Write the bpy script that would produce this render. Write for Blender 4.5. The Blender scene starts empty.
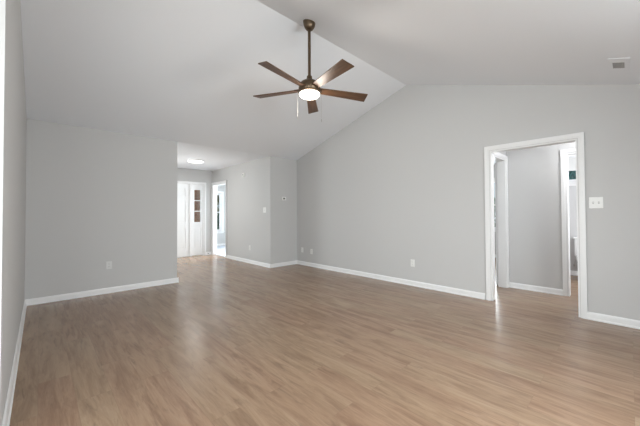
import bpy, bmesh, math, random
from mathutils import Vector, Matrix

S = bpy.context.scene
C = S.collection
PI = math.pi
R = math.radians

# ---------------------------------------------------------------- camera
yaw, pitch, roll = R(43.542), R(0.971), R(-0.27)
fw0 = Vector((math.sin(yaw), math.cos(yaw), 0)); R0 = Vector((math.cos(yaw), -math.sin(yaw), 0)); U0 = Vector((0, 0, 1))
FW = fw0 * math.cos(pitch) + U0 * math.sin(pitch)
UP = U0 * math.cos(pitch) - fw0 * math.sin(pitch)
RT = R0 * math.cos(roll) + UP * math.sin(roll)
UP = UP * math.cos(roll) - R0 * math.sin(roll)
cd = bpy.data.cameras.new('camera'); cam = bpy.data.objects.new('camera', cd); C.objects.link(cam)
m = Matrix((RT, UP, -FW)).transposed().to_4x4(); m.translation = (0, 0, 1.19)
cam.matrix_world = m
cd.sensor_width = 36; cd.lens = 294.712 / 640 * 36; cd.shift_y = (208.573 - 213) / 640
cd.clip_start = 0.03; cd.clip_end = 200
S.camera = cam

# ---------------------------------------------------------------- world, lights, exposure
S.view_settings.view_transform = 'Standard'; S.view_settings.look = 'None'
S.view_settings.gamma = 1; S.view_settings.use_curve_mapping = False
S.view_settings.exposure = 0.0
w = bpy.data.worlds.new('daylight'); S.world = w; w.use_nodes = True
bg = w.node_tree.nodes['Background']; bg.inputs[0].default_value = (0.78, 0.88, 1.0, 1); bg.inputs[1].default_value = 0.8

def area(name, loc, direction, sx, sy, power, color=(1, 1, 1), spread=180):
    l = bpy.data.lights.new(name, 'AREA'); l.shape = 'RECTANGLE'; l.size = sx; l.size_y = sy
    l.energy = power; l.color = color; l.spread = R(spread)
    o = bpy.data.objects.new(name, l); C.objects.link(o); o.location = loc
    o.rotation_euler = Vector(direction).to_track_quat('-Z', 'Y').to_euler()
    return o
DAY = (0.94, 0.965, 1.0)
# daylight at each window, just outside its glass; windows out of view are added
area('added_patio_daylight', (-1.65, -1.25, 1.2), (0, 1, -0.3), 2.3, 2.0, 160, DAY)  # unseen patio doors, added to light the far part of the right wall
area('added_back_daylight', (1.6, -1.25, 1.45), (0, 1, -0.6), 1.8, 1.3, 156, DAY)  # unseen window added behind the camera to light the room
area('added_side_daylight', (-3.55, 0.7, 1.35), (1, 0, -0.1), 2.2, 1.7, 98, DAY)  # assumed side-room window, added to light the right wall from the left
area('added_front_room_daylight', (6.95, 8.2, 1.4), (-1, 0, 0), 1.6, 1.4, 260, DAY, 80)  # unseen window, added with a narrow spread to light the foyer through the doorway
area('added_front_daylight', (0.5, 8.95, 1.35), (0, -1, 0), 2.1, 1.6, 122, DAY)  # unseen window, added to brighten the near ceiling slope
area('daylight_bedroom', (9.0, 3.2, 1.4), (-1, 0, 0), 1.6, 1.3, 90, DAY)
area('daylight_bathroom', (6.4, -0.95, 1.6), (0, 1, 0), 0.8, 1.0, 50, DAY)

def point(name, loc, power, color, rad):
    l = bpy.data.lights.new(name, 'POINT'); l.energy = power; l.color = color; l.shadow_soft_size = rad
    o = bpy.data.objects.new(name, l); C.objects.link(o); o.location = loc
    return o

# ---------------------------------------------------------------- dimensions
xL, xW, xS, xE = -0.137, 4.444, 3.688, 1.746
yL, yF, yR, zR, zf = 5.471, 8.544, 2.56, 3.341, 2.465
sF = (zR - zf) / (yL - yR); sN = 0.318; yN = yR - (zR - zf) / sN
T = 0.12; yB = -0.95
hallx = 5.45; hally = 1.362; bathx = 7.35
yEnd = 2.19           # where the left wall stops

# ---------------------------------------------------------------- materials
def nmat(name):
    m_ = bpy.data.materials.new(name); m_.use_nodes = True
    return m_, m_.node_tree, m_.node_tree.nodes['Principled BSDF']
def paint(name, col, rough=0.6, bump=0.0, scale=180, spec=0.4, metal=0, var=0.02):
    m_, nt, b = nmat(name)
    tc = nt.nodes.new('ShaderNodeTexCoord'); n = nt.nodes.new('ShaderNodeTexNoise')
    n.inputs['Scale'].default_value = scale; n.inputs['Detail'].default_value = 3
    nt.links.new(tc.outputs['Object'], n.inputs['Vector'])
    mr = nt.nodes.new('ShaderNodeMapRange'); mr.inputs['To Min'].default_value = 1 - var; mr.inputs['To Max'].default_value = 1 + var
    nt.links.new(n.outputs['Fac'], mr.inputs['Value'])
    mx = nt.nodes.new('ShaderNodeVectorMath'); mx.operation = 'SCALE'; mx.inputs[0].default_value = col[:3]
    nt.links.new(mr.outputs[0], mx.inputs['Scale']); nt.links.new(mx.outputs[0], b.inputs['Base Color'])
    b.inputs['Roughness'].default_value = rough; b.inputs['Specular IOR Level'].default_value = spec; b.inputs['Metallic'].default_value = metal
    if bump:
        bp = nt.nodes.new('ShaderNodeBump'); bp.inputs['Strength'].default_value = bump; bp.inputs['Distance'].default_value = 0.002
        nt.links.new(n.outputs['Fac'], bp.inputs['Height']); nt.links.new(bp.outputs[0], b.inputs['Normal'])
    return m_
M = {}
M['wall'] = paint('wall_paint', (0.578, 0.575, 0.571), 0.75, 0.08)
M['ceil'] = paint('ceiling_paint', (0.85, 0.875, 0.915), 0.9, 0.10)
M['trim'] = paint('trim_paint', (0.84, 0.84, 0.84), 0.35, 0, 20, 0.5, var=0.01)
M['door'] = paint('door_paint', (0.87, 0.875, 0.88), 0.4, 0, 20, 0.5, var=0.01)
M['plate'] = paint('plate_plastic', (0.82, 0.82, 0.80), 0.3, 0, 30, 0.5, var=0.01)
M['plategrey'] = paint('plate_grey', (0.70, 0.70, 0.69), 0.4, 0, 30, 0.5, var=0.01)
M['darkslot'] = paint('dark_plastic', (0.03, 0.03, 0.03), 0.5)
M['grey'] = paint('grey_metal', (0.38, 0.38, 0.385), 0.5)
M['porcelain'] = paint('porcelain', (0.82, 0.82, 0.81), 0.12, 0, 5, 0.6, var=0.005)
M['chrome'] = paint('brushed_nickel', (0.45, 0.44, 0.42), 0.3, 0, 40, 0.5, 1.0)
M['bronze'] = paint('antique_bronze', (0.15, 0.108, 0.072), 0.36, 0, 60, 0.5, 0.9, 0.1)
M['carpet'] = paint('pale_carpet', (0.62, 0.66, 0.73), 0.95, 0.5, 300, 0.1, var=0.08)
M['leaf'] = paint('leaf_green', (0.05, 0.16, 0.09), 0.6, 0, 8, 0.3, var=0.5)
M['leafy'] = paint('leaf_olive', (0.25, 0.24, 0.08), 0.6, 0, 8, 0.3, var=0.5)
M['leafteal'] = paint('leaf_teal', (0.13, 0.45, 0.43), 0.6, 0, 8, 0.3, var=0.5)
M['bark'] = paint('bark', (0.09, 0.06, 0.04), 0.9, 0.5, 30)
M['lawn'] = paint('lawn', (0.07, 0.13, 0.05), 0.95, 0.5, 60, 0.1, var=0.4)
M['blind'] = paint('blind_fabric', (0.75, 0.75, 0.73), 0.8, 0.1, 150)

def glass():
    m_ = bpy.data.materials.new('window_glass'); m_.use_nodes = True; nt = m_.node_tree; nt.nodes.clear()
    o = nt.nodes.new('ShaderNodeOutputMaterial'); mx = nt.nodes.new('ShaderNodeMixShader')
    t = nt.nodes.new('ShaderNodeBsdfTransparent'); g = nt.nodes.new('ShaderNodeBsdfGlossy'); g.inputs['Roughness'].default_value = 0.02
    t.inputs[0].default_value = (0.96, 0.98, 0.97, 1)
    mx.inputs[0].default_value = 0.06
    nt.links.new(t.outputs[0], mx.inputs[1]); nt.links.new(g.outputs[0], mx.inputs[2]); nt.links.new(mx.outputs[0], o.inputs[0])
    return m_
M['glass'] = glass()
def emis(name, col, s):
    m_, nt, b = nmat(name)
    b.inputs['Base Color'].default_value = (0.9, 0.9, 0.88, 1); b.inputs['Emission Color'].default_value = (*col, 1); b.inputs['Emission Strength'].default_value = s
    return m_
M['lamp'] = emis('lit_frosted_glass', (1.0, 0.93, 0.82), 5)
M['disc'] = emis('lit_diffuser', (1.0, 0.985, 0.95), 3.5)

def floor_mat():
    m_, nt, b = nmat('oak_vinyl_plank'); N = nt.nodes; L = nt.links
    tc = N.new('ShaderNodeTexCoord')
    mp = N.new('ShaderNodeMapping'); mp.inputs['Rotation'].default_value = (0, 0, PI / 2); L.new(tc.outputs['Object'], mp.inputs['Vector'])
    def brick(c1, c2, mortar, ms, bias=0.0):
        k = N.new('ShaderNodeTexBrick'); k.offset = 0.37; k.inputs['Scale'].default_value = 1
        k.inputs['Brick Width'].default_value = 1.22; k.inputs['Row Height'].default_value = 0.18
        k.inputs['Mortar Size'].default_value = ms; k.inputs['Mortar Smooth'].default_value = 0.3; k.inputs['Bias'].default_value = bias
        k.inputs['Color1'].default_value = c1; k.inputs['Color2'].default_value = c2; k.inputs['Mortar'].default_value = mortar
        L.new(mp.outputs[0], k.inputs['Vector']); return k
    k = brick((0, 0, 0, 1), (1, 1, 1, 1), (0.5, 0.5, 0.5, 1), 0.0)
    seam = brick((0, 0, 0, 1), (0, 0, 0, 1), (1, 1, 1, 1), 0.0022)
    # offset the grain of each plank
    off = N.new('ShaderNodeVectorMath'); off.operation = 'MULTIPLY'; off.inputs[1].default_value = (7.3, 3.1, 5.7); L.new(k.outputs['Color'], off.inputs[0])
    add = N.new('ShaderNodeVectorMath'); add.operation = 'ADD'; L.new(tc.outputs['Object'], add.inputs[0]); L.new(off.outputs[0], add.inputs[1])
    def grain(scale, vec, detail, rough=0.6, dist=0.0):
        g = N.new('ShaderNodeMapping'); g.inputs['Scale'].default_value = vec; L.new(add.outputs[0], g.inputs['Vector'])
        n = N.new('ShaderNodeTexNoise'); n.inputs['Scale'].default_value = scale; n.inputs['Detail'].default_value = detail
        n.inputs['Roughness'].default_value = rough; n.inputs['Distortion'].default_value = dist
        L.new(g.outputs[0], n.inputs['Vector']); return n
    g1 = grain(1.0, (13, 1.6, 1), 6, 0.65, 0.8)
    g2 = grain(1.0, (75, 5.0, 1), 5, 0.7, 0.3)
    g3 = grain(1.0, (26, 3.2, 1), 5, 0.62, 1.0)
    cr = N.new('ShaderNodeValToRGB'); e = cr.color_ramp.elements
    e[0].position = 0.33; e[0].color = (0.212, 0.130, 0.081, 1); e[1].position = 0.68; e[1].color = (0.385, 0.270, 0.182, 1)
    mid = cr.color_ramp.elements.new(0.5); mid.color = (0.302, 0.200, 0.129, 1)
    ma = N.new('ShaderNodeMath'); ma.operation = 'MULTIPLY_ADD'; ma.inputs[1].default_value = 0.045; L.new(k.outputs['Color'], ma.inputs[0])
    mb = N.new('ShaderNodeMath'); mb.operation = 'MULTIPLY_ADD'; mb.inputs[1].default_value = 0.75; L.new(g1.outputs['Fac'], mb.inputs[0])
    mc = N.new('ShaderNodeMath'); mc.operation = 'MULTIPLY'; mc.inputs[1].default_value = 0.24; L.new(g2.outputs['Fac'], mc.inputs[0])
    L.new(mc.outputs[0], mb.inputs[2]); L.new(mb.outputs[0], ma.inputs[2]); 
    sb = N.new('ShaderNodeMath'); sb.operation = 'SUBTRACT'; sb.inputs[1].default_value = 0.04; L.new(ma.outputs[0], sb.inputs[0]); L.new(sb.outputs[0], cr.inputs['Fac'])
    # dark cathedral streaks
    st = N.new('ShaderNodeMapRange'); st.inputs['From Min'].default_value = 0.56; st.inputs['From Max'].default_value = 0.72
    st.inputs['To Min'].default_value = 0.0; st.inputs['To Max'].default_value = 0.5; L.new(g3.outputs['Fac'], st.inputs['Value'])
    dk = N.new('ShaderNodeMix'); dk.data_type = 'RGBA'; dk.blend_type = 'MIX'; dk.inputs['B'].default_value = (0.12, 0.075, 0.048, 1)
    L.new(cr.outputs['Color'], dk.inputs['A']); L.new(st.outputs[0], dk.inputs['Factor'])
    sm = N.new('ShaderNodeMix'); sm.data_type = 'RGBA'; sm.inputs['B'].default_value = (0.13, 0.08, 0.055, 1)
    sf = N.new('ShaderNodeMath'); sf.operation = 'MULTIPLY'; sf.inputs[1].default_value = 0.16; L.new(seam.outputs['Color'], sf.inputs[0])
    L.new(sf.outputs[0], sm.inputs['Factor']); L.new(dk.outputs['Result'], sm.inputs['A'])
    hv = N.new('ShaderNodeMix'); hv.data_type = 'RGBA'; hv.inputs['A'].default_value = (1.025, 0.985, 0.98, 1); hv.inputs['B'].default_value = (0.985, 1.003, 0.985, 1)
    L.new(k.outputs['Color'], hv.inputs['Factor'])
    hm = N.new('ShaderNodeMix'); hm.data_type = 'RGBA'; hm.blend_type = 'MULTIPLY'; hm.inputs['Factor'].default_value = 1
    L.new(sm.outputs['Result'], hm.inputs['A']); L.new(hv.outputs['Result'], hm.inputs['B'])
    L.new(hm.outputs['Result'], b.inputs['Base Color'])
    rr = N.new('ShaderNodeMapRange'); rr.inputs['To Min'].default_value = 0.20; rr.inputs['To Max'].default_value = 0.30
    L.new(g2.outputs['Fac'], rr.inputs['Value']); L.new(rr.outputs[0], b.inputs['Roughness'])
    b.inputs['Specular IOR Level'].default_value = 0.5
    bp = N.new('ShaderNodeBump'); bp.inputs['Strength'].default_value = 0.12; bp.inputs['Distance'].default_value = 0.001
    L.new(g2.outputs['Fac'], bp.inputs['Height']); L.new(bp.outputs[0], b.inputs['Normal'])
    return m_
M['floor'] = floor_mat()

def wood_mat():
    m_, nt, b = nmat('walnut_blade'); N = nt.nodes; L = nt.links
    tc = N.new('ShaderNodeTexCoord'); mp = N.new('ShaderNodeMapping'); mp.inputs['Scale'].default_value = (3, 40, 40)
    L.new(tc.outputs['Object'], mp.inputs['Vector'])
    n = N.new('ShaderNodeTexNoise'); n.inputs['Scale'].default_value = 1; n.inputs['Detail'].default_value = 5; L.new(mp.outputs[0], n.inputs['Vector'])
    cr = N.new('ShaderNodeValToRGB'); e = cr.color_ramp.elements
    e[0].position = 0.3; e[0].color = (0.042, 0.020, 0.010, 1); e[1].position = 0.7; e[1].color = (0.125, 0.062, 0.030, 1)
    L.new(n.outputs['Fac'], cr.inputs['Fac']); L.new(cr.outputs[0], b.inputs['Base Color']); b.inputs['Roughness'].default_value = 0.42
    return m_
M['wood'] = wood_mat()
def brick_mat():
    m_, nt, b = nmat('brown_brick'); N = nt.nodes; L = nt.links
    tc = N.new('ShaderNodeTexCoord'); mp = N.new('ShaderNodeMapping'); mp.inputs['Rotation'].default_value = (PI / 2, 0, PI / 2)
    sx = N.new('ShaderNodeSeparateXYZ'); cb = N.new('ShaderNodeCombineXYZ'); L.new(tc.outputs['Object'], sx.inputs[0])
    L.new(sx.outputs['Y'], cb.inputs['X']); L.new(sx.outputs['Z'], cb.inputs['Y'])
    k = N.new('ShaderNodeTexBrick'); k.inputs['Scale'].default_value = 1; k.inputs['Brick Width'].default_value = 0.21; k.inputs['Row Height'].default_value = 0.075
    k.inputs['Mortar Size'].default_value = 0.006
    k.inputs['Color1'].default_value = (0.50, 0.23, 0.12, 1); k.inputs['Color2'].default_value = (0.36, 0.16, 0.085, 1); k.inputs['Mortar'].default_value = (0.40, 0.24, 0.16, 1)
    L.new(cb.outputs[0], k.inputs['Vector']); L.new(k.outputs['Color'], b.inputs['Base Color']); b.inputs['Roughness'].default_value = 0.9
    return m_
M['brick'] = brick_mat()

# ---------------------------------------------------------------- mesh helpers
def box(bm, x0, x1, y0, y1, z0, z1, bev=0.0, seg=2):
    r = bmesh.ops.create_cube(bm, size=1)
    for v in r['verts']:
        v.co = Vector((x0 + (v.co.x + .5) * (x1 - x0), y0 + (v.co.y + .5) * (y1 - y0), z0 + (v.co.z + .5) * (z1 - z0)))
    if bev:
        es = list({e for v in r['verts'] for e in v.link_edges})
        bmesh.ops.bevel(bm, geom=es, offset=bev, segments=seg, affect='EDGES', profile=0.5)

def slab(bm, axis, t0, t1, u0, u1, z0, z1, holes=()):
    """a wall with rectangular holes: axis 'x' = wall plane of constant x (u is y); 'y' = constant y (u is x)"""
    us = sorted({u0, u1, *[h[0] for h in holes], *[h[1] for h in holes]}); us = [u for u in us if u0 - 1e-6 <= u <= u1 + 1e-6]
    zs = sorted({z0, z1, *[h[2] for h in holes], *[h[3] for h in holes]}); zs = [z for z in zs if z0 - 1e-6 <= z <= z1 + 1e-6]
    nu, nz = len(us) - 1, len(zs) - 1
    def solid(i, j):
        if i < 0 or j < 0 or i >= nu or j >= nz: return False
        uc, zc = (us[i] + us[i + 1]) / 2, (zs[j] + zs[j + 1]) / 2
        return not any(h[0] < uc < h[1] and h[2] < zc < h[3] for h in holes)
    vc = {}
    def V(i, j, k):
        if (i, j, k) not in vc:
            t = (t0, t1)[k]
            vc[i, j, k] = bm.verts.new((t, us[i], zs[j]) if axis == 'x' else (us[i], t, zs[j]))
        return vc[i, j, k]
    for i in range(nu):
        for j in range(nz):
            if not solid(i, j): continue
            for k in (0, 1): bm.faces.new([V(i, j, k), V(i + 1, j, k), V(i + 1, j + 1, k), V(i, j + 1, k)])
            if not solid(i - 1, j): bm.faces.new([V(i, j, 0), V(i, j + 1, 0), V(i, j + 1, 1), V(i, j, 1)])
            if not solid(i + 1, j): bm.faces.new([V(i + 1, j, 0), V(i + 1, j + 1, 0), V(i + 1, j + 1, 1), V(i + 1, j, 1)])
            if not solid(i, j - 1): bm.faces.new([V(i, j, 0), V(i + 1, j, 0), V(i + 1, j, 1), V(i, j, 1)])
            if not solid(i, j + 1): bm.faces.new([V(i, j + 1, 0), V(i + 1, j + 1, 0), V(i + 1, j + 1, 1), V(i, j + 1, 1)])

def prism(bm, pts, axis, t0, t1):
    """extrude polygon pts (a,b) along axis: 'x' -> (t,a,b); 'y' -> (a,t,b); 'z' -> (a,b,t)"""
    f = {'x': lambda a, b, t: (t, a, b), 'y': lambda a, b, t: (a, t, b), 'z': lambda a, b, t: (a, b, t)}[axis]
    A = [bm.verts.new(f(a, b, t0)) for a, b in pts]; B = [bm.verts.new(f(a, b, t1)) for a, b in pts]
    bm.faces.new(A); bm.faces.new(B[::-1])
    n = len(pts)
    for i in range(n): bm.faces.new([A[i], A[(i + 1) % n], B[(i + 1) % n], B[i]])

def lathe(bm, prof, n=32, origin=(0, 0, 0), axis='z', mod=None):
    rings = []
    ox, oy, oz = origin
    for r_, z in prof:
        ring = []
        for i in range(n):
            a = 2 * PI * i / n; p = Vector((r_ * math.cos(a), r_ * math.sin(a), z))
            if axis == 'x': p = Vector((p.z, p.x, p.y))
            if axis == 'y': p = Vector((p.x, p.z, p.y))
            p += Vector(origin)
            if mod: p = mod(p)
            ring.append(bm.verts.new(p))
        rings.append(ring)
    for a, b in zip(rings, rings[1:]):
        for i in range(n): bm.faces.new([a[i], a[(i + 1) % n], b[(i + 1) % n], b[i]])
    bm.faces.new(rings[0][::-1]); bm.faces.new(rings[-1])

def tube(bm, p0, p1, r0, r1=None, n=10):
    r1 = r0 if r1 is None else r1
    p0, p1 = Vector(p0), Vector(p1); q = (p1 - p0).to_track_quat('Z', 'Y')
    A, B = [], []
    for i in range(n):
        a = 2 * PI * i / n; d = q @ Vector((math.cos(a), math.sin(a), 0))
        A.append(bm.verts.new(p0 + d * r0)); B.append(bm.verts.new(p1 + d * r1))
    bm.faces.new(A[::-1]); bm.faces.new(B)
    for i in range(n): bm.faces.new([A[i], A[(i + 1) % n], B[(i + 1) % n], B[i]])

def obj(name, bm, mat, parent=None, smooth=False, origin=None):
    bmesh.ops.recalc_face_normals(bm, faces=bm.faces)
    if origin is not None:
        for v in bm.verts: v.co -= Vector(origin)
    me = bpy.data.meshes.new(name); bm.to_mesh(me); bm.free()
    if smooth:
        for p in me.polygons: p.use_smooth = True
        if hasattr(me, 'set_sharp_from_angle'): me.set_sharp_from_angle(angle=R(40))
    me.materials.append(mat)
    o = bpy.data.objects.new(name, me); C.objects.link(o)
    if origin is not None: o.location = origin
    if parent: o.parent = parent
    return o
def B(): return bmesh.new()
def struct(name, bm, mat, label=None, smooth=False):
    o = obj(name, bm, mat, smooth=smooth); o['kind'] = 'structure'
    if label: o['label'] = label
    return o
def thing(name, label, cat, loc, rotz=0, group=None):
    o = bpy.data.objects.new(name, None); C.objects.link(o); o.location = loc; o.rotation_euler = (0, 0, rotz)
    o['label'] = label; o['category'] = cat
    if group: o['group'] = group
    o.empty_display_size = 0.1
    return o

# ---------------------------------------------------------------- the shell
b = B(); box(b, -3.45, 8.95, yB - .15, 10.7, -0.12, 0.0)
struct('floor', b, M['floor'], 'oak-look vinyl plank floor running through the rooms')
b = B(); prism(b, [(3.75, 7.0), (6.5, 7.0), (6.5, 10.55), (3.75, 10.55)], 'z', 0.0005, 0.008)
struct('floor_front_room', b, M['carpet'], 'pale floor of the room off the foyer')
b = B(); box(b, -40, 50, -40, 60, -0.5, -0.3); struct('ground', b, M['lawn'])

# vaulted ceiling: two slopes meeting at the ridge
b = B(); th = 0.12
prism(b, [(yN, zf), (yR, zR), (yL, zf), (yL, zf + th), (yR, zR + th), (yN, zf + th)], 'x', xL - T, xW + T)
struct('ceiling', b, M['ceil'], 'white vaulted ceiling with a centre ridge')
b = B(); box(b, xL - T, xW + T, yB - T, yN, zf, zf + th); struct('ceiling_back_strip', b, M['ceil'])
b = B(); box(b, -3.4, xL - T, yB - T, yL + T, zf, zf + th); struct('ceiling_side_room', b, M['ceil'])
b = B(); box(b, -1.6, 3.808, yL, 10.7, zf, zf + th)
struct('ceiling_foyer', b, M['ceil'], 'flat white ceiling over the foyer')
b = B(); box(b, 3.808, 6.62, 6.88, 10.67, zf, zf + th); struct('ceiling_front_room', b, M['ceil'])
b = B(); box(b, xW + T, 8.92, yB - T, 5.12, zf, zf + th); struct('ceiling_hall', b, M['ceil'])

# gable walls
opW = (0.405, 1.312, -1, 2.035)         # cased opening in the long right wall (clear)
b = B(); slab(b, 'x', xW, xW + T, yB, yL + T, 0, zf, [(opW[0], opW[1], -1, opW[3])])
prism(b, [(yN, zf), (yL, zf), (yR, zR)], 'x', xW, xW + T)
struct('wall_right', b, M['wall'], 'long grey gable wall with the cased opening')
b = B(); slab(b, 'x', xL - T, xL, yB, yL, 0, zf, [(yB + .0, yEnd, -1, 2.4)])
prism(b, [(yN, zf), (yL, zf), (yR, zR)], 'x', xL - T, xL)
struct('wall_left', b, M['wall'], 'grey wall along the left edge')
b = B(); slab(b, 'y', yL, yL + T, -3.4, xE, 0, zf)
struct('wall_far', b, M['wall'], 'grey end wall left of the foyer')
b = B(); slab(b, 'y', yL, yL + T, xS, xW, 0, zf)
struct('wall_far_return', b, M['wall'], 'short grey wall right of the foyer')
# foyer side wall with doorway
opS = (7.625, 8.452, -1, 2.045)
b = B(); slab(b, 'x', xS, xS + T, yL + T, 10.67, 0, zf, [opS])
struct('wall_foyer_right', b, M['wall'], 'grey foyer wall with the narrow doorway')
b = B(); slab(b, 'x', -1.6, -1.48, yL + T, yF + T, 0, zf); struct('wall_foyer_left', b, M['wall'])
# front wall with door and sidelight opening
b = B(); slab(b, 'y', yF, yF + T, -1.48, xS, 0, zf, [(2.14, 3.46, -1, 2.05), (-0.6, 1.6, 0.5, 2.15)])
struct('wall_front', b, M['wall'], 'grey front wall around the entry door')
# back and side-room walls with their openings
b = B(); slab(b, 'y', yB - T, yB, -3.4, xW + T, 0, zf, [(-2.8, -0.5, 0.03, 2.15), (0.7, 2.5, 0.8, 2.1)]); struct('wall_back', b, M['wall'])
b = B(); slab(b, 'x', -3.4, -3.28, yB, yL, 0, zf, [(-0.4, 1.8, 0.5, 2.2)]); struct('wall_side_room', b, M['wall'])
# hall, bathroom, bedroom
b = B(); slab(b, 'x', hallx, hallx + T, yB, hally, 0, zf, [(-0.16, 0.625, -1, 2.035)])
struct('wall_hall', b, M['wall'], 'grey hall wall beyond the cased opening')
b = B(); slab(b, 'y', hally, hally + T, xW + T, 8.92, 0, zf, [(4.64, 5.385, -1, 2.035)]); struct('wall_hall_end', b, M['wall'])
b = B(); slab(b, 'y', yB - T, yB, xW + T, 8.92, 0, zf, [(6.0, 6.8, 1.1, 2.1)]); struct('wall_hall_back', b, M['wall'])
b = B(); slab(b, 'x', bathx, bathx + T, yB, hally, 0, zf, [(0.25, 0.95, 1.765, 2.24)]); struct('wall_bathroom', b, M['wall'])
b = B(); slab(b, 'x', 8.8, 8.92, hally + T, 5.0, 0, zf, [(2.3, 4.0, 0.75, 2.05)]); struct('wall_bedroom', b, M['wall'])
b = B(); slab(b, 'y', 5.0, 5.12, xW + T, 8.92, 0, zf); struct('wall_bedroom_end', b, M['wall'])
# room off the foyer
b = B(); slab(b, 'y', 10.55, 10.67, xS + T, 6.62, 0, zf, [(4.20, 4.93, 0.56, 1.95)]); struct('wall_front_room', b, M['wall'])
b = B(); slab(b, 'x', 6.5, 6.62, 7.0, 10.55, 0, zf, [(7.4, 9.0, 0.7, 2.1)]); struct('wall_front_room_side', b, M['wall'])
b = B(); slab(b, 'y', 6.88, 7.0, xS + T, 6.62, 0, zf); struct('wall_front_room_back', b, M['wall'])
# porch beyond the entry door
b = B(); box(b, 3.60, xS, yF + T, 10.7, -.1, 2.7); struct('wall_porch', b, M['brick'], 'brown brick porch wall behind the sidelight')
b = B(); box(b, 1.9, 3.6, yF + T, 10.9, 2.62, 2.7); struct('added_porch_ceiling', b, M['ceil'])  # unseen porch roof, added to shade the brick wall

# ---------------------------------------------------------------- baseboards (profiled)
bh = 0.083
def base_profile(sign):       # (offset from the wall, z)
    return [(0, 0), (0.022 * sign, 0), (0.022 * sign, 0.012), (0.015 * sign, 0.021), (0.013 * sign, bh - 0.02), (0.009 * sign, bh - 0.008), (0.003 * sign, bh), (0, bh)]
def base_x(bm, x, side, y0, y1):   # along y, sticking out to side (+1/-1) in x
    prism(bm, [(x + a, z) for a, z in base_profile(side)], 'y', y0, y1)
def base_y(bm, y, side, x0, x1):
    prism(bm, [(y + a, z) for a, z in base_profile(side)], 'x', x0, x1)
b = B(); base_x(b, xW, -1, opW[1] + .075, yL); base_x(b, xW, -1, yB, opW[0] - .06)
struct('baseboard_right', b, M['trim'], 'white baseboard along the long right wall')
b = B(); base_y(b, yL, -1, xS - .022, xW); struct('baseboard_far_return', b, M['trim'])
b = B(); base_y(b, yL, -1, xL, xE + .022); base_x(b, xE, 1, yL, yL + T)
struct('baseboard_far', b, M['trim'], 'white baseboard under the left end wall')
b = B(); base_x(b, xL, 1, yEnd - .022, yL); base_y(b, yEnd, -1, xL - T - .01, xL + .022)
struct('baseboard_left', b, M['trim'], 'white baseboard along the left wall, turning its end')
b = B(); base_x(b, xS, -1, yL - .022, opS[0] - .065); struct('baseboard_foyer_right', b, M['trim'])
b = B(); base_y(b, yF, -1, 3.52, xS); base_y(b, yF, -1, -1.48, 2.08); struct('baseboard_front', b, M['trim'])
b = B(); base_x(b, hallx, -1, 0.68, hally); base_x(b, hallx, -1, yB, -.225); struct('baseboard_hall', b, M['trim'])
b = B(); base_y(b, 10.55, -1, xS + T, 6.5); struct('baseboard_front_room', b, M['trim'])
b = B(); base_x(b, bathx, -1, yB, hally); struct('baseboard_bathroom', b, M['trim'])
b = B(); base_x(b, 8.8, -1, hally + T, 5.0); struct('baseboard_bedroom', b, M['trim'])

b = B(); base_y(b, yL, -1, -3.28, xL - T); struct('baseboard_side_room', b, M['trim'])

# ---------------------------------------------------------------- casings
def casing_x(bm, x, side, y0, y1, z1, wd=0.066, th=0.018, jamb=T):
    """casing around an opening in a wall of constant x; side = which way it sticks out"""
    for a0, a1, t in ((0.005, wd, th * 0.65), (0.018, wd, th)):
        xa, xb = (x, x + side * t) if side > 0 else (x + side * t, x)
        slab(bm, 'x', xa, xb, y0 - a1, y1 + a1, 0, z1 + a1, [(y0 - a0, y1 + a0, -1, z1 + a0)])
    if jamb:
        xa, xb = (x - side * jamb, x) if side > 0 else (x, x - side * jamb)
        slab(bm, 'x', xa, xb, y0 - .0, y1 + .0, 0, z1, [(y0 + .016, y1 - .016, -1, z1 - .016)])
def casing_y(bm, y, side, x0, x1, z1, wd=0.066, th=0.018, jamb=T):
    for a0, a1, t in ((0.005, wd, th * 0.65), (0.018, wd, th)):
        ya, yb = (y, y + side * t) if side > 0 else (y + side * t, y)
        slab(bm, 'y', ya, yb, x0 - a1, x1 + a1, 0, z1 + a1, [(x0 - a0, x1 + a0, -1, z1 + a0)])
    if jamb:
        ya, yb = (y - side * jamb, y) if side > 0 else (y, y - side * jamb)
        slab(bm, 'y', ya, yb, x0, x1, 0, z1, [(x0 + .016, x1 - .016, -1, z1 - .016)])
b = B(); casing_x(b, xW, -1, opW[0], opW[1], opW[3], wd=.060); casing_x(b, xW + T, 1, opW[0], opW[1], opW[3], wd=0.06, jamb=0)
struct('trim_1', b, M['trim'], 'white casing of the opening in the long right wall')
b = B(); casing_x(b, xS, -1, opS[0], opS[1], opS[3])
struct('trim_2', b, M['trim'], 'white casing of the doorway off the foyer')
b = B(); casing_y(b, yF, -1, 2.14, 3.46, 2.05, wd=.06, jamb=0); slab(b, 'y', yF, yF + T, 2.14, 3.46, 0, 2.05, [(2.165, 3.435, -1, 2.03)])
slab(b, 'y', yF, yF + T, 3.065, 3.115, 0, 2.03)
struct('trim_3', b, M['trim'], 'white frame of the entry door and its sidelight')
b = B(); casing_x(b, hallx, -1, -0.16, 0.625, 2.035, wd=.055)
struct('trim_4', b, M['trim'], 'white casing of the bathroom doorway')
b = B(); casing_y(b, hally, -1, 4.64, 5.385, 2.035, wd=.06)
struct('trim_5', b, M['trim'], 'white casing of the doorway at the hall end')

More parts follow.
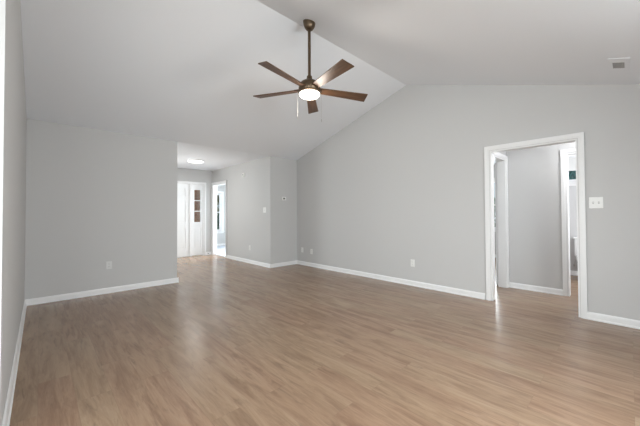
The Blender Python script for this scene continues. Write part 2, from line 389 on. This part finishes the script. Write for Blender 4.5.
# ---------------------------------------------------------------- doors
def panel_leaf(bm, w_, h_, th, cells):
    """leaf in local coords: x 0..w, y -th..0, z 0..h with recessed raised-field panels"""
    slab(bm, 'y', -th, 0, 0, w_, 0, h_, cells)
    for (a, c_, d, e) in cells:
        box(bm, a - .001, c_ + .001, -th + .010, -.010, d - .001, e + .001)
        for s in (0, 1):
            y0, y1 = ((-.010, -.004) if s else (-th + .004, -th + .010))
            box(bm, a + .03, c_ - .03, y0, y1, d + .03, e - .03, 0.003, 1)
def six_panels(w_):
    s = 0.11; mdl = w_ / 2
    rows = [(0.22, 0.80), (0.95, 1.55), (1.67, 1.90)]
    out = []
    for z0, z1 in rows: out += [(s, mdl - .05, z0, z1), (mdl + .05, w_ - s, z0, z1)]
    return out
b = B(); panel_leaf(b, 0.90, 2.02, 0.042, six_panels(0.90))
for v in b.verts: v.co += Vector((2.165, yF + .055, 0.008))
d1 = struct('door_1', b, M['door'], 'white six-panel entry door in the foyer')
b = B(); lathe(b, [(0.03, 0), (0.03, -0.008), (0.011, -0.012), (0.011, -0.04), (0.024, -0.048), (0.028, -0.06), (0.022, -0.074), (0.006, -0.078)], 20, (2.235, yF + .013, 0.95), 'y')
obj('door_knob', b, M['chrome'], d1, True)
# sidelight, fixed, three panes over a panel
b = B()
sl0, sl1 = 3.116, 3.434; g0, g1, gz0, gz1 = 3.195, 3.372, 0.965, 1.885
slab(b, 'y', yF + .025, yF + .065, sl0, sl1, 0.01, 2.028, [(g0, g1, gz0, gz1), (g0, g1, 0.22, 0.80)])
box(b, g0 - .001, g1 + .001, yF + .036, yF + .054, 0.219, 0.801); box(b, g0 + .02, g1 - .02, yF + .031, yF + .037, 0.24, 0.78, .002, 1)
w1 = struct('window_1', b, M['door'], 'white sidelight beside the entry door, three small panes')
hgt = (gz1 - gz0) / 3
b = B()
for i in (1, 2): box(b, g0, g1, yF + .030, yF + .060, gz0 + hgt * i - .011, gz0 + hgt * i + .011)
obj('muntin', b, M['door'], w1)
b = B(); box(b, g0, g1, yF + .043, yF + .047, gz0, gz1); obj('pane', b, M['glass'], w1)

# bedroom door swung open past the hall end
b = B(); panel_leaf(b, 0.70, 2.0, 0.036, six_panels(0.70))
lf = struct('door_2', b, M['door'], 'white door standing open beyond the hall end doorway')
lf.location = (5.40, hally + T + .037, 0.01); lf.rotation_euler = (0, 0, R(9))
b = B()
for s in (-1, 1):
    off = 0 if s > 0 else -.036
    lathe(b, [(0.03, off), (0.03, off + s * .008), (0.011, off + s * .012), (0.011, off + s * .04), (0.024, off + s * .048), (0.028, off + s * .06), (0.006, off + s * .074)], 16, (0.64, 0, 0.94), 'y')
obj('door_knob', b, M['chrome'], lf, True)

# ---------------------------------------------------------------- windows
def window(name, axis, t0, t1, side, u0, u1, z0, z1, label, nv=0, nh=1, cas=0.07, sill=True):
    """casing on inner face, sash frame, meeting rail, glass. side = interior direction along axis"""
    inner = t1 if side > 0 else t0
    b = B(); th_ = 0.018
    ta, tb = (inner, inner + th_) if side > 0 else (inner - th_, inner)
    slab(b, axis, ta, tb, u0 - cas, u1 + cas, z0 - cas, z1 + cas, [(u0, u1, z0, z1)])
    slab(b, axis, t0, t1, u0, u1, z0, z1, [(u0 + .015, u1 - .015, z0 + .015, z1 - .015)])
    o = struct(name, b, M['trim'], label)
    if sill:
        b = B(); sa, sb = (inner - .02, inner + .05) if side > 0 else (inner - .05, inner + .02)
        if axis == 'x': box(b, sa, sb, u0 - cas - .02, u1 + cas + .02, z0 - .028, z0, .004)
        else: box(b, u0 - cas - .02, u1 + cas + .02, sa, sb, z0 - .028, z0, .004)
        obj('window_sill', b, M['trim'], o)
    m0 = (t0 + t1) / 2; b = B(); st = 0.04
    us = [u0 + .015 + (u1 - u0 - .03) * i / (nv + 1) for i in range(nv + 2)]
    zs = [z0 + .015 + (z1 - z0 - .03) * i / (nh + 1) for i in range(nh + 2)]
    holes = [(us[i] + st / (1 if i == 0 else 2), us[i + 1] - st / (1 if i == nv else 2), zs[j] + st / (1 if j == 0 else 2), zs[j + 1] - st / (1 if j == nh else 2)) for i in range(nv + 1) for j in range(nh + 1)]
    slab(b, axis, m0 - .02, m0 + .02, us[0], us[-1], zs[0], zs[-1], holes)
    obj('sash', b, M['trim'], o)
    b = B(); slab(b, axis, m0 - .003, m0 + .003, us[0] + .01, us[-1] - .01, zs[0] + .01, zs[-1] - .01); obj('pane', b, M['glass'], o)
    return o
window('window_2', 'y', 10.55, 10.67, -1, 4.20, 4.93, 0.56, 1.95, 'tall white window in the room off the foyer', cas=.085)
wb = window('window_3', 'x', bathx, bathx + T, -1, 0.25, 0.95, 1.765, 2.24, 'small high white bathroom window with a blind', nh=0)
b = B(); box(b, bathx + .012, bathx + .018, 0.27, 0.93, 1.985, 2.225); obj('blind', b, M['blind'], wb)
window('window_4', 'x', 8.8, 8.92, -1, 2.3, 4.0, 0.75, 2.05, 'bedroom window', nv=1)
window('window_5', 'x', 6.5, 6.62, -1, 7.4, 9.0, 0.7, 2.1, 'added unseen side window of the room off the foyer', nv=1)
window('window_6', 'x', -3.4, -3.28, 1, -0.4, 1.8, 0.5, 2.2, 'added unseen wide side-room window', nv=1)
window('window_7', 'y', yB - T, yB, 1, -2.8, -0.5, 0.03, 2.15, 'added unseen glazed patio doors', nv=1, nh=0, sill=False)
window('window_9', 'y', yB - T, yB, 1, 0.7, 2.5, 0.8, 2.1, 'added unseen back window', nv=1)
window('window_10', 'y', yF, yF + T, -1, -0.6, 1.6, 0.5, 2.15, 'added unseen front window left of the entry door', nv=1)
window('window_8', 'y', yB - T, yB, 1, 6.0, 6.8, 1.1, 2.1, 'bathroom back window', nh=0)

# ---------------------------------------------------------------- ceiling fan
fx, fy = 2.118, 2.386
zc = zR - sN * (yR - fy)
fan = thing('ceiling_fan', 'five-blade dark wood ceiling fan with a lit round lamp, hanging from the vault', 'ceiling fan', (fx, fy, zc))
b = B()
def shear(p): return Vector((p.x, p.y, p.z + sN * p.y * max(0, min(1, (p.z + .10) / .10))))
lathe(b, [(0.066, 0.0), (0.068, -0.010), (0.066, -0.022), (0.061, -0.045), (0.052, -0.066), (0.040, -0.082), (0.030, -0.090), (0.020, -0.092)], 32, (0, 0, 0), mod=shear)
obj('canopy', b, M['bronze'], fan, True)
z0 = -zc            # local z of a world height h is h + z0
b = B(); tube(b, (0, 0, 2.64 + z0), (0, 0, -0.085), 0.016, n=20); obj('downrod', b, M['bronze'], fan, True)
b = B(); lathe(b, [(0.018, 2.690 + z0), (0.028, 2.686 + z0), (0.030, 2.665 + z0), (0.034, 2.645 + z0), (0.042, 2.630 + z0)], 28)
obj('coupling', b, M['bronze'], fan, True)
b = B(); lathe(b, [(0.038, 2.640 + z0), (0.06, 2.634 + z0), (0.092, 2.618 + z0), (0.112, 2.596 + z0), (0.119, 2.566 + z0), (0.119, 2.535 + z0), (0.114, 2.520 + z0), (0.10, 2.514 + z0)], 40)
obj('motor_housing', b, M['bronze'], fan, True)
b = B(); lathe(b, [(0.10, 2.520 + z0), (0.121, 2.516 + z0), (0.121, 2.502 + z0), (0.112, 2.496 + z0)], 40)
lk = obj('light_ring', b, M['bronze'], fan, True)
b = B(); lathe(b, [(0.108, 2.502 + z0), (0.112, 2.492 + z0), (0.107, 2.476 + z0), (0.09, 2.462 + z0), (0.055, 2.453 + z0), (0.01, 2.450 + z0)], 40)
lamp = obj('lamp_shade', b, M['lamp'], fan, True); lamp['label'] = 'glowing frosted round lamp glass'
point('fan_bulb', (fx, fy, 2.36), 14, (1.0, 0.92, 0.82), 0.11)
zb = 2.542 + z0
blade_proto = None
for i in range(5):
    a = R(-27.9 + 72 * i)
    if blade_proto is None:
        b = B(); n = 10
        # outline: narrow at the root, widening towards a square-cut tip
        L0, L1 = 0.10, 0.672; top = []; bot = []
        for k in range(n + 1):
            t = k / n; x = L0 + (L1 - L0) * t; hw = 0.043 + 0.024 * t
            top.append((x, hw)); bot.append((x - .012 * t, -hw))
        poly = top + bot[::-1]
        prism(b, poly, 'z', -0.005, 0.005)
        blade = obj('blade', b, M['wood'], fan); blade_proto = blade
        b = B(); prism(b, [(0.06, .03), (0.17, .034), (0.19, .0), (0.17, -.034), (0.06, -.03)], 'z', .0055, .011)
        iron = obj('blade_bracket', b, M['bronze'], blade)
    else:
        blade = blade_proto.copy(); C.objects.link(blade); blade.parent = fan
        ir = iron.copy(); C.objects.link(ir); ir.parent = blade
    blade.matrix_local = Matrix.Translation((0, 0, zb)) @ Matrix.Rotation(R(2.5), 4, 'Y') @ Matrix.Rotation(a, 4, 'Z') @ Matrix.Rotation(R(-13), 4, 'X')
RX = R0
for s in (-1, 1):
    p = RX * (0.130 * s); zt, ze = (2.515 + z0, (2.245 if s < 0 else 2.215) + z0)
    b = B(); tube(b, (p.x * .85, p.y * .85, zt), (p.x, p.y, zt), .002, n=6); tube(b, (p.x, p.y, zt), (p.x, p.y, ze), 0.0006, n=6); tube(b, (p.x, p.y, ze), (p.x, p.y, ze - .028), 0.0028, 0.002, 8)
    ch = obj('pull_chain', b, M['chrome'], fan)

# ---------------------------------------------------------------- foyer flush light
fl = thing('flush_light', 'lit round white flush light on the foyer ceiling', 'ceiling light', (2.66, 7.05, zf))
b = B(); lathe(b, [(0.178, 0), (0.180, -.008), (0.176, -.026), (0.168, -.030)], 40); obj('rim', b, M['trim'], fl, True)
b = B(); lathe(b, [(0.168, -.024), (0.165, -.036), (0.14, -.046), (0.08, -.052), (0.01, -.054)], 40); obj('diffuser', b, M['disc'], fl, True)
point('flush_bulb', (2.66, 7.05, zf - .75), 7, (1, .96, .9), 0.17)
# hall light beyond the opening
hl = thing('hall_light', 'round white flush light on the hall ceiling', 'ceiling light', (5.0, 0.0, zf))
b = B(); lathe(b, [(0.15, 0), (0.152, -.008), (0.148, -.03), (0.14, -.034)], 32); obj('rim', b, M['trim'], hl, True)
b = B(); lathe(b, [(0.14, -.028), (0.137, -.04), (0.11, -.052), (0.01, -.058)], 32); obj('diffuser', b, M['disc'], hl, True)
point('hall_bulb', (5.0, 0.0, zf - .2), 26, (.97, .985, 1.0), 0.1)

# ---------------------------------------------------------------- wall plates. local frame: x along wall, y out of the wall (towards -y), z up
def place(o, wall, u, z):
    if wall == 'W': o.location = (xW, u, z); o.rotation_euler = (0, 0, -PI / 2)
    if wall == 'S': o.location = (xS, u, z); o.rotation_euler = (0, 0, -PI / 2)
    if wall == 'F': o.location = (u, yL, z); o.rotation_euler = (0, 0, 0)
def outlet(wall, u, z, label, group=None, mat='plate'):
    t = thing('wall_outlet', label, 'outlet', (0, 0, 0), 0, group)
    b = B(); box(b, -.036, .036, -.006, 0, -.058, .058, .003); obj('cover_plate', b, M[mat], t)
    for s in (-1, 1):
        b = B(); prism(b, [(.017 * math.cos(k * PI / 8), s * .021 + .0145 * math.sin(k * PI / 8)) for k in range(16)], 'y', -.009, -.005)
        r_ = obj('receptacle', b, M[mat], t)
        b = B()
        for xx in (-.006, .006): box(b, xx - .001, xx + .001, -.0095, -.0085, s * .021 - .002, s * .021 + .007)
        box(b, -.002, .002, -.0095, -.0085, s * .021 - .010, s * .021 - .006)
        obj('slots', b, M['darkslot'], r_)
    place(t, wall, u, z); return t
def switch(wall, u, z, gangs, label, hw=None, hh=.06):
    t = thing('light_switch', label, 'light switch', (0, 0, 0))
    hw = hw or (.036 + .023 * (gangs - 1))
    b = B(); box(b, -hw, hw, -.006, 0, -hh, hh, .003); obj('cover_plate', b, M['plate'], t)
    for g in range(gangs):
        cx = (g - (gangs - 1) / 2) * .046
        b = B(); box(b, cx - .0055, cx + .0055, -.008, -.005, -.012, .012); sl = obj('toggle_slot', b, M['grey'], t)
        b = B(); prism(b, [(-.006, -.008), (-.018, .004), (-.018, .009), (-.006, .008)], 'x', cx - .004, cx + .004); obj('toggle', b, M['plate'], sl)
    place(t, wall, u, z); return t
outlet('F', 0.768, 0.42, 'pale grey outlet low on the end wall left of the foyer', mat='plategrey')
outlet('S', 6.353, 0.37, 'white outlet low on the foyer side wall')
outlet('W', 5.278, 0.345, 'white outlet beside the far corner of the long wall, left of its neighbour')
outlet('W', 4.957, 0.335, 'second white outlet from the far corner of the long wall')
outlet('W', 2.472, 0.37, 'white outlet midway along the long wall baseboard')
switch('W', 0.258, 1.296, 2, 'white two-gang switch plate right of the cased opening', hw=.058, hh=.062)
switch('S', 5.70, 1.276, 1, 'white switch plate on the foyer side wall near its corner', hw=.055, hh=.06)
# thermostat
t = thing('thermostat', 'small white wall thermostat with a dark screen near the corner', 'thermostat', (4.046, yL, 1.537))
b = B(); box(b, -.058, .058, -.024, 0, -.040, .040, .006); obj('housing', b, M['plate'], t)
b = B(); box(b, -.024, .026, -.0255, -.022, -.016, .016); obj('screen', b, M['darkslot'], t)
# round chime high on foyer wall
t = thing('smoke_alarm', 'small round white alarm high on the foyer side wall', 'alarm', (xS, 6.641, 2.165))
b = B(); lathe(b, [(.055, 0), (.056, -.008), (.052, -.022), (.040, -.03), (.01, -.033)], 28, axis='x'); obj('housing', b, M['plate'], t, True)
b = B(); lathe(b, [(.022, -.028), (.022, -.034), (.018, -.036)], 20, axis='x'); obj('test_button', b, M['grey'], t, True)
# door stop by the sidelight
t = thing('door_stop', 'tiny dark door stop at the foot of the sidelight frame', 'door stop', (3.56, yF - .018, 0.05))
b = B(); tube(b, (0, 0.004, 0), (0, -.06, 0), .006); obj('spring', b, M['bronze'], t)
b = B(); tube(b, (0, -.06, 0), (0, -.075, 0), .010); obj('rubber_tip', b, M['darkslot'], t)

# ---------------------------------------------------------------- ceiling vent on the near slope
vx, vy = 3.858, 0.048
vt = thing('air_vent', 'white rectangular air vent with a dark grille on the sloped ceiling', 'vent', (vx, vy, zR - sN * (yR - vy)))
vt.rotation_euler = (math.atan(sN), 0, 0)
b = B(); slab(b, 'y', -.004, 0, -.185, .185, -.073, .073, [(-.085, .065, -.036, .044)])
for v in b.verts: v.co = Vector((v.co.x, v.co.z, v.co.y))
obj('frame', b, M['ceil'], vt)
b = B(); box(b, -.085, .065, -.036, .044, -.003, -.001); obj('backing', b, M['grey'], vt)
for k in range(5):
    b = B(); y = -.028 + k * .016; prism(b, [(y, -.003), (y + .006, -.005), (y + .007, -.0045), (y + .001, -.002)], 'x', -.085, .065); obj('louver', b, M['grey'], vt)

# ---------------------------------------------------------------- bathroom
tx, ty = bathx - .02, 0.50
t = thing('toilet', 'white toilet against the bathroom far wall, tank edge in view', 'toilet', (tx, ty, 0))
def loft(bm, rings, n=28):
    rs = []
    for cx, rx, ry, z in rings:
        rs.append([bm.verts.new((cx + rx * math.cos(2 * PI * i / n), ry * math.sin(2 * PI * i / n), z)) for i in range(n)])
    for a, c_ in zip(rs, rs[1:]):
        for i in range(n): bm.faces.new([a[i], a[(i + 1) % n], c_[(i + 1) % n], c_[i]])
    bm.faces.new(rs[0][::-1]); bm.faces.new(rs[-1])
b = B(); loft(b, [(-.36, .22, .115, 0), (-.36, .215, .11, .03), (-.36, .19, .09, .10), (-.37, .20, .10, .18), (-.40, .24, .15, .28), (-.42, .265, .175, .36), (-.42, .268, .178, .385), (-.42, .25, .16, .39)])
obj('bowl', b, M['porcelain'], t, True)
b = B(); loft(b, [(-.43, .262, .178, .39), (-.43, .266, .182, .40), (-.43, .262, .178, .41)]); obj('seat', b, M['porcelain'], t, True)
b = B(); loft(b, [(-.43, .258, .176, .411), (-.43, .262, .180, .42), (-.43, .25, .168, .432)]); obj('lid', b, M['porcelain'], t, True)
b = B(); box(b, -.19, -.005, -.22, .22, .37, .70, .02, 3); obj('tank', b, M['porcelain'], t, True)
b = B(); box(b, -.20, 0, -.235, .235, .70, .735, .01, 3); obj('tank_lid', b, M['porcelain'], t, True)
b = B(); tube(b, (-.19, .15, .63), (-.205, .15, .63), .012); tube(b, (-.205, .15, .63), (-.205, .09, .62), .006); obj('flush_handle', b, M['chrome'], t, True)
b = B(); tube(b, (-.002, .24, .19), (-.05, .24, .19), .012); tube(b, (-.05, .24, .18), (-.05, .24, .22), .014); tube(b, (-.05, .24, .22), (-.07, .19, .375), .005); obj('supply_valve', b, M['chrome'], t, True)

# ---------------------------------------------------------------- greenery outside
random.seed(4)
def shrub(name, label, loc, rx, ry, z0_, z1_, n, ls, mats, trunk=True):
    t = thing(name, label, 'shrub', loc)
    if trunk:
        b = B(); tube(b, (0, 0, -.32), (0.02, 0, z0_ + .4 * (z1_ - z0_)), .06, .02)
        for k in range(5):
            a = k * 1.3; tube(b, (0, 0, z0_ + .2 * (z1_ - z0_)), (rx * .6 * math.cos(a), ry * .6 * math.sin(a), z0_ + .7 * (z1_ - z0_)), .02, .006, 6)
        obj('stem', b, M['bark'], t)
    b = B()
    for i in range(n):
        while True:
            p = Vector((random.uniform(-1, 1), random.uniform(-1, 1), random.uniform(-1, 1)))
            if p.length < 1: break
        c = Vector((p.x * rx, p.y * ry, (z0_ + z1_) / 2 + p.z * (z1_ - z0_) / 2))
        q = Vector((random.uniform(-1, 1), random.uniform(-1, 1), random.uniform(-1, 1))).to_track_quat('Z', 'Y')
        vs = [b.verts.new(c + q @ (Vector(v) * ls)) for v in ((-.1, -1, 0), (.45, -.2, .1), (.3, .6, .05), (0, 1, -.1), (-.35, .5, .05), (-.45, -.3, .1))]
        b.faces.new(vs)
    obj('foliage', b, mats, t)
    return t
shrub('tall_shrub', 'teal-green shrub outside the high bathroom window', (10.3, 0.95, 0), .8, 1.0, .6, 2.9, 1600, .09, M['leafteal'])
shrub('dark_bush', 'dark green bush outside the foyer-side window', (5.4, 12.6, 0), 1.0, .6, -.2, 1.35, 1300, .08, M['leaf'])
shrub('olive_tree', 'olive-leaved tree behind the dark bush outside the window', (6.2, 14.5, 0), 1.4, 1.2, .8, 3.4, 1200, .11, M['leafy'])
shrub('bedroom_shrub', 'dark shrub outside the bedroom window', (11.2, 3.4, 0), .8, 1.3, .0, 1.7, 900, .09, M['leaf'])
